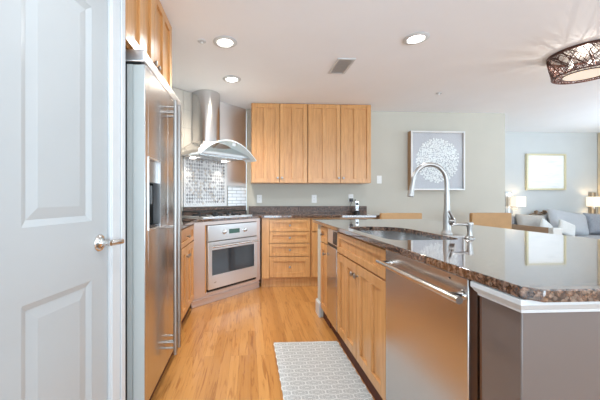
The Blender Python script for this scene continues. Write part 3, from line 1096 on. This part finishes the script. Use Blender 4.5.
for k in range(420):
    r_ = 0.325 * math.sqrt((k + .5) / 420)
    a = k * ga
    x, z = r_ * math.cos(a) + rnd.uniform(-.008, .008), r_ * math.sin(a) + 0.005 + rnd.uniform(-.008, .008)
    s_ = rnd.uniform(.0125, .018)
    rot = rnd.uniform(0, PI)
    y_ = -0.073 - rnd.uniform(0, .006)
    ti = rnd.uniform(-.35, .35)
    vs = []
    for q in range(5):
        aa = rot + 2 * PI * q / 5
        dx, dz = s_ * math.cos(aa), s_ * math.sin(aa)
        vs.append(((x + dx, z + dz), y_ + ti * dx))
    lo_ = [pd.bm.verts.new((p[0], yy, p[1])) for p, yy in vs]
    hi_ = [pd.bm.verts.new((p[0], yy - .0015, p[1])) for p, yy in vs]
    pd.face(lo_[::-1])
    pd.face(hi_)
    for q in range(5):
        w_ = (q + 1) % 5
        pd.face([lo_[q], lo_[w_], hi_[w_], hi_[q]])
pdo = pd.build('paper_disc', M['paper'], pf, smooth=False)
pdo['label'] = 'disc of many small white paper pieces'
MB().box(-hwid + .013, hwid - .013, -0.0880, -0.0850, -hh + .013, hh - .013).build('glass', M['glass'], pf)

# ---------------------------------------------------------------- ceiling fittings
cans = [(-0.19, 2.545, 'recessed ceiling light nearer the camera, above the aisle between fridge and island'),
        (-0.175, 3.33, 'recessed ceiling light farthest back, near the range hood chimney'),
        (1.36, 2.405, 'recessed ceiling light above the granite island')]
# two unseen cans added to light the pantry door and island front
cans += [(-0.20, 0.80, 'added unseen ceiling light over the near aisle by the pantry door'),
         (1.36, 0.75, 'added unseen ceiling light over the near end of the island')]
can0 = None
for x, y, lab in cans:
    if can0 is None:
        can0 = thing('recessed_light', lab, 'ceiling light', (x, y, CEIL), 0, 'recessed ceiling lights')
        MB().lathe([(0.060, -0.001), (0.098, -0.001), (0.100, -0.004), (0.090, -0.010), (0.068, -0.012), (0.062, -0.004), (0.060, -0.001)], n=32).build('trim_ring', M['trim'], can0)
        MB().lathe([(0, -0.0025), (0.058, -0.0025), (0.050, -0.012), (0.0, -0.016)], n=28).build('lens', M['lens'], can0)
        c = can0
    else:
        c = copy_tree(can0)
        c.location = (x, y, CEIL)
        c['label'] = lab
    d = bpy.data.lights.new('can_light', 'SPOT')
    d.energy = CAN_POWER * (0.45 if y < 2 else 1.0)
    d.spot_size = math.radians(150)
    d.spot_blend = 0.85
    d.shadow_soft_size = 0.07
    d.color = (1.0, 0.90, 0.74) if y > 3 else (0.86, 0.94, 1.0)
    lo = bpy.data.objects.new('can_light', d)
    COL.objects.link(lo)
    lo.location = (x, y, CEIL - 0.03)

vn = thing('air_vent', 'rectangular white louvred air vent in the ceiling', 'vent', (0.915, 2.95, CEIL))
vf = MB()
for b_ in ((-.085, -.062, -.17, .17), (.062, .085, -.17, .17), (-.062, .062, -.17, -.148), (-.062, .062, .148, .17)):
    vf.box(b_[0], b_[1], b_[2], b_[3], -0.010, -0.001)
vf.build('frame', M['trim'], vn, bevel=0.002)
MB().box(-.062, .062, -.148, .148, -0.0025, -0.001).build('backing', M['vent_grey'], vn)
vs_ = MB()
for k in range(9):
    x = -.056 + k * .0138
    vs_.prism([(x, -0.0105), (x + .002, -0.0105), (x + .0085, -0.0030), (x + .0065, -0.0030)], -.147, .147, 'y')
vs_.build('louvres', M['trim'], vn)
s0 = thing('ceiling_sprinkler', 'small white ceiling sprinkler cap left of the aisle lights', 'sprinkler', (-0.38, 2.54, CEIL), 0, 'ceiling sprinklers')
MB().lathe([(0, -0.001), (0.036, -0.001), (0.034, -0.006), (0.016, -0.009), (0, -0.009)], n=20).build('escutcheon', M['trim'], s0)
MB().lathe([(0, -0.0095), (0.008, -0.0095), (0.006, -0.02), (0.014, -0.022), (0.014, -0.024), (0, -0.025)], n=14).build('sprinkler_head', M['steel_soft'], s0)
s1 = copy_tree(s0)
s1.location = (2.35, 3.64, CEIL)
s1['label'] = 'small ceiling sprinkler cap in front of the framed artwork wall'

# flush drum light of woven wire
pl = thing('drum_ceiling_light', 'flush drum ceiling light of tangled bronze wire around a lit crystal disc', 'ceiling light', (2.995, 2.555, CEIL))
RT, RB, ZT, ZB = 0.255, 0.222, -0.012, -0.20
MB().lathe([(0, -0.001), (0.235, -0.001), (0.235, -0.012), (0, -0.012)], n=48).build('canopy_plate', M['drum_plate'], pl)  # disc widened and darkened to block lamp light on the ceiling inside


def ring(r, z, tr_, nm, mat_):
    k = 56
    return MB().tube([(r * math.cos(2 * PI * i / k), r * math.sin(2 * PI * i / k), z) for i in range(k)], tr_, 8, True).build(nm, mat_, pl)


rim = MB().lathe([(RT - .006, -0.002), (RT + .004, -0.002), (RT + .004, -0.024), (RT - .006, -0.024), (RT - .006, -0.002)], n=56).build('top_rim', M['bronze'], pl)
ring(RB, ZB, 0.006, 'bottom_rim', M['bronze'])
ring(RB * .70, ZB, 0.005, 'inner_rim', M['bronze'])
wm = MB()
rnd = random.Random(11)
for k in range(150):
    a = 2 * PI * k / 150 + rnd.uniform(-.05, .05)
    sw = rnd.choice((-1, 1)) * rnd.uniform(0.2, 1.0)
    p = []
    for i in range(7):
        u = i / 6
        r_ = RT + (RB - RT) * u + 0.002 * rnd.uniform(-1, 1)
        aa = a + sw * u
        p.append((r_ * math.cos(aa), r_ * math.sin(aa), ZT - .010 + (ZB - ZT + .010) * u))
    wm.tube(p, rnd.choice((0.0020, 0.0026, 0.0030)), 5)
wm.build('wire_mesh', M['bronze'], pl)
wb = MB()
for k in range(90):
    a = 2 * PI * k / 90
    b_ = a + rnd.uniform(-.25, .25)
    wb.tube([(RB * math.cos(a), RB * math.sin(a), ZB), (RB * .7 * math.cos(b_), RB * .7 * math.sin(b_), ZB)], 0.0016, 5)
wb.build('bottom_mesh', M['bronze'], pl)
MB().lathe([(0, ZB + .018), (RB * .67, ZB + .018), (RB * .68, ZB + .008), (RB * .66, ZB), (0, ZB - .002)], n=40).build('crystal_disc', M['crystal'], pl)
for k in range(3):
    cr = MB()
    a = 2 * PI * k / 3 + .4
    x, y = 0.10 * math.cos(a), 0.10 * math.sin(a)
    cr.lathe([(0, -0.05), (0.012, -0.052), (0.022, -0.075), (0.022, -0.10), (0.012, -0.12), (0, -0.124)], (x, y, 0), 'z', 12)
    cr.build('bulb', M['bulb'], pl)
for k in range(3):
    MB().tube([(0.06 * math.cos(2 * PI * k / 3), 0.06 * math.sin(2 * PI * k / 3), -0.022), (RB * .66 * math.cos(2 * PI * k / 3), RB * .66 * math.sin(2 * PI * k / 3), ZB + .012)], 0.004, 8).build('rod', M['bronze'], pl)
for k in range(1):
    d = bpy.data.lights.new('drum_light', 'POINT')
    d.energy = PENDANT_POWER
    d.shadow_soft_size = 0.002
    d.color = (1, 0.95, 0.88)
    lo = bpy.data.objects.new('drum_light', d)
    COL.objects.link(lo)
    lo.parent = pl
    lo.location = (0.0, 0.0, -0.115)

# ---------------------------------------------------------------- rug
RX0, RX1, RY0, RY1 = 0.20, 0.70, 0.95, 2.372
rg = MB().box(RX0, RX1, RY0, RY1, 0.001, 0.007)


def strip(p, q, w=0.0022):
    a, b = Vector((*p, 0)), Vector((*q, 0))
    t_ = (b - a).normalized()
    s_ = Vector((-t_.y, t_.x, 0)) * w
    if not all(RX0 <= c.x <= RX1 and RY0 <= c.y <= RY1 for c in (a, b)):
        return
    vs = [rg.bm.verts.new((c.x, c.y, 0.0074)) for c in (a - s_, b - s_, b + s_, a + s_)]
    rg.face(vs, 1)


hw_ = 0.05                   # half width of the hexagons
row = 0
y = RY0 - .1
while y < RY1 + .1:
    for i in range(-1, 12):
        x = RX0 + i * 2 * hw_ + (row % 2) * hw_
        for sc in (1.0, 0.62):
            P = [(x + hw_ * sc * dx, y + 0.030 * sc * dy) for dx, dy in ((1, .5), (0, 1), (-1, .5), (-1, -.5), (0, -1), (1, -.5))]
            if sc == 1.0:
                for k in (0, 1, 5):
                    strip(P[k], P[(k + 1) % 6], 0.0032)
            else:
                # dotted inner hexagon
                for k in range(6):
                    a, b = P[k], P[(k + 1) % 6]
                    for u in (0.05, 0.40, 0.75):
                        strip((a[0] + (b[0] - a[0]) * u, a[1] + (b[1] - a[1]) * u), (a[0] + (b[0] - a[0]) * (u + .18), a[1] + (b[1] - a[1]) * (u + .18)), 0.0022)
        strip((x - .012, y), (x + .012, y), 0.003)
    y += 0.045
    row += 1
tag(rg.build('runner_rug', [M['rug_grey'], M['rug_white']], smooth=False), 'grey and white hexagon patterned runner rug in front of the island', 'rug')

# ---------------------------------------------------------------- dining chairs behind the island
chair = None
for x, y, lab in ((1.935, 3.80, 'tan leather chair behind the island left of the faucet'), (3.12, 3.80, 'tan leather chair behind the island right of the soap dispenser')):
    if chair is None:
        chair = thing('dining_chair', lab, 'chair', (x, y, 0), PI, 'tan dining chairs')
        bk = MB()
        n = 8
        for i in range(n):
            u0, u1 = -0.265 + 0.53 * i / n, -0.265 + 0.53 * (i + 1) / n
            f0, f1 = 0.03 * (1 - (u0 / .265) ** 2), 0.03 * (1 - (u1 / .265) ** 2)
            bk.prism([(u0, -f0 * .3), (u1, -f1 * .3), (u1, 0.055 - f1 * .3), (u0, 0.055 - f0 * .3)], 0.40, 0.945)
        bmesh.ops.remove_doubles(bk.bm, verts=bk.bm.verts[:], dist=1e-5)
        bmesh.ops.delete(bk.bm, geom=[f for f in bk.bm.faces if all(len(e.link_faces) > 2 for e in f.edges if abs(e.verts[0].co.z - e.verts[1].co.z) > .1) and abs(f.normal.x) > .9 and abs(f.calc_center_median().x) < .26], context='FACES_ONLY')
        bk.build('backrest', M['tan'], chair, bevel=0.008)
        MB().box(-0.25, 0.25, 0.057, 0.50, 0.40, 0.48).build('seat', M['tan'], chair, bevel=0.015)
        for sx in (-1, 1):
            for yy in (0.025, 0.46):
                MB().tube([(sx * 0.225, yy, 0.0), (sx * 0.225, yy, 0.398)], [0.014, 0.021], 8).build('leg', M['filler'], chair)
    else:
        c = copy_tree(chair)
        c.location = (x, y, 0)
        c['label'] = lab

# ---------------------------------------------------------------- living room
pz = thing('framed_print', 'pale seascape print in a slim gold frame above the sofa', 'picture', (5.823, 5.699, 1.65))
a_, b_ = 0.405, 0.355
fm = MB()
fw = 0.034
for q in ((-a_, -a_ + fw, -b_, b_), (a_ - fw, a_, -b_, b_), (-a_ + fw, a_ - fw, -b_, -b_ + fw), (-a_ + fw, a_ - fw, b_ - fw, b_)):
    fm.box(q[0], q[1], -0.045, 0, q[2], q[3])
fm.build('frame', M['frame_gold'], pz, bevel=0.004)
MB().box(-a_ + fw - .002, a_ - fw + .002, -0.022, -0.004, -b_ + fw - .002, b_ - fw + .002).build('print', M['seascape'], pz)


def sconce(x, sgn, lab):
    t = thing('wall_sconce', lab, 'lamp', (x, 5.699, 1.03), 0, 'swing arm wall lamps')
    MB().box(-0.075, 0.075, -0.02, 0, -0.20, 0.22).build('back_plate', M['nickel'], t, bevel=0.003)
    MB().box(-0.018, 0.018, -0.024, -0.0205, -0.20, 0.22).build('plate_inlay', M['steel_soft'], t)
    MB().tube([(0, -0.024, -0.10), (sgn * .05, -0.07, -0.10), (sgn * 0.085, -0.12, -0.10), (sgn * .085, -0.12, -0.04)], 0.008, 8).build('arm', M['steel_soft'], t)
    sh = MB()
    cx, cy, w, d, z0, z1 = sgn * 0.085, -0.125, 0.092, 0.07, -0.055, 0.135
    for q in ((cx - w, cx + w, cy - d, cy - d + .004), (cx - w, cx + w, cy + d - .004, cy + d), (cx - w, cx - w + .004, cy - d + .004, cy + d - .004), (cx + w - .004, cx + w, cy - d + .004, cy + d - .004)):
        sh.box(q[0], q[1], q[2], q[3], z0, z1)
    sh.build('lamp_shade', M['shade'], t)
    d = bpy.data.lights.new('sconce_light', 'POINT')
    d.energy = SCONCE_POWER
    d.color = (1, 0.82, 0.55)
    d.shadow_soft_size = 0.03
    lo = bpy.data.objects.new('sconce_light', d)
    COL.objects.link(lo)
    lo.parent = t
    lo.location = (cx, cy, 0.05)


sconce(5.075, 1, 'lit wall sconce with cream box shade left of the gold framed print')
sconce(6.80, -1, 'lit wall sconce with cream box shade at the right edge beyond the sofa')

sf = thing('sofa', 'light grey sofa with brown outer arm panel along the living room wall', 'sofa', (4.95, 4.70, 0))
MB().box(0.0, 0.03, 0.09, 0.93, 0.08, 0.648).build('outer_arm_panel', M['sofa_brown'], sf, bevel=0.006)
MB().box(0.032, 0.16, 0.09, 0.93, 0.08, 0.640).build('arm', M['sofa'], sf, bevel=0.02)
MB().box(-0.002, 0.165, 0.0, 0.088, 0.08, 0.650).build('arm_front', M['pillow_white'], sf, bevel=0.015)
MB().box(1.76, 1.92, 0.02, 0.93, 0.08, 0.640).build('arm', M['sofa'], sf, bevel=0.02)
MB().box(0.17, 1.755, 0.10, 0.93, 0.08, 0.30).build('base', M['sofa'], sf, bevel=0.015)
MB().box(0.03, 1.89, 0.80, 0.96, 0.302, 0.80).build('back', M['sofa'], sf, bevel=0.03)
for k in range(2):
    MB().box(0.172 + k * .793, 0.962 + k * .793, 0.06, 0.79, 0.302, 0.45).build('seat_cushion', M['sofa'], sf, bevel=0.03)
for lx, ly in ((.05, .05), (1.87, .05), (.05, .90), (1.87, .90)):
    MB().tube([(lx, ly, 0), (lx, ly, .079)], [0.018, 0.024], 8).build('leg', M['filler'], sf)


def pillow(lab, x, y, z, w, h, t, rx, ry, rz, mat_, nm='throw_pillow'):
    o = MB().cushion(w, h, t).build(nm, mat_)
    o.location = (x, y, z)
    o.rotation_euler = (rx, ry, rz)
    o.modifiers.new('sub', 'SUBSURF').render_levels = 1
    return tag(o, lab, 'pillow', 'sofa pillows')


pillow('greige pillow lying against the left end of the sofa back', 5.27, 5.36, 0.455, 0.62, 0.40, 0.16, math.radians(-16), 0.06, 0.05, M['pillow_tan'])
pillow('big dove grey cushion leaning in the middle of the sofa', 5.93, 5.32, 0.455, 0.80, 0.47, 0.20, math.radians(-18), 0.16, 0.0, M['pillow'])
pillow('darker grey cushion at the right end of the sofa', 6.525, 5.37, 0.455, 0.36, 0.42, 0.17, math.radians(-16), 0.05, 0.0, M['pillow_char'])
pillow('small ivory pillow standing on its corner behind the sofa arm', 5.20, 5.08, 0.50, 0.28, 0.28, 0.10, math.radians(-20), math.radians(38), 0.1, M['pillow_white'])
pillow('small ivory pillow leaning at the left front of the big grey cushion', 5.53, 5.02, 0.48, 0.30, 0.28, 0.10, math.radians(-22), math.radians(24), -0.1, M['pillow_white'])
dr = MB()
rnd = random.Random(5)
for k in range(26):
    x = rnd.uniform(-.16, .16)
    dr.tube([(x - .1, rnd.uniform(-.02, .02), 0.004), (x, rnd.uniform(-.03, .03), 0.02 + rnd.uniform(0, .02)), (x + .08, rnd.uniform(-.03, .03), 0.03 + rnd.uniform(0, .05))], 0.004, 5)
    if k % 2:
        dr.lathe([(0, -.02), (.018, -.012), (.024, 0), (.016, .016), (0, .02)], (x + .08, rnd.uniform(-.03, .02), 0.045 + rnd.uniform(0, .04)), 'z', 8)
do = dr.build('dried_flowers', M['dried'])
do.location = (5.60, 5.585, 0.802)
tag(do, 'brown dried flower bunch lying on top of the sofa back', 'flowers')
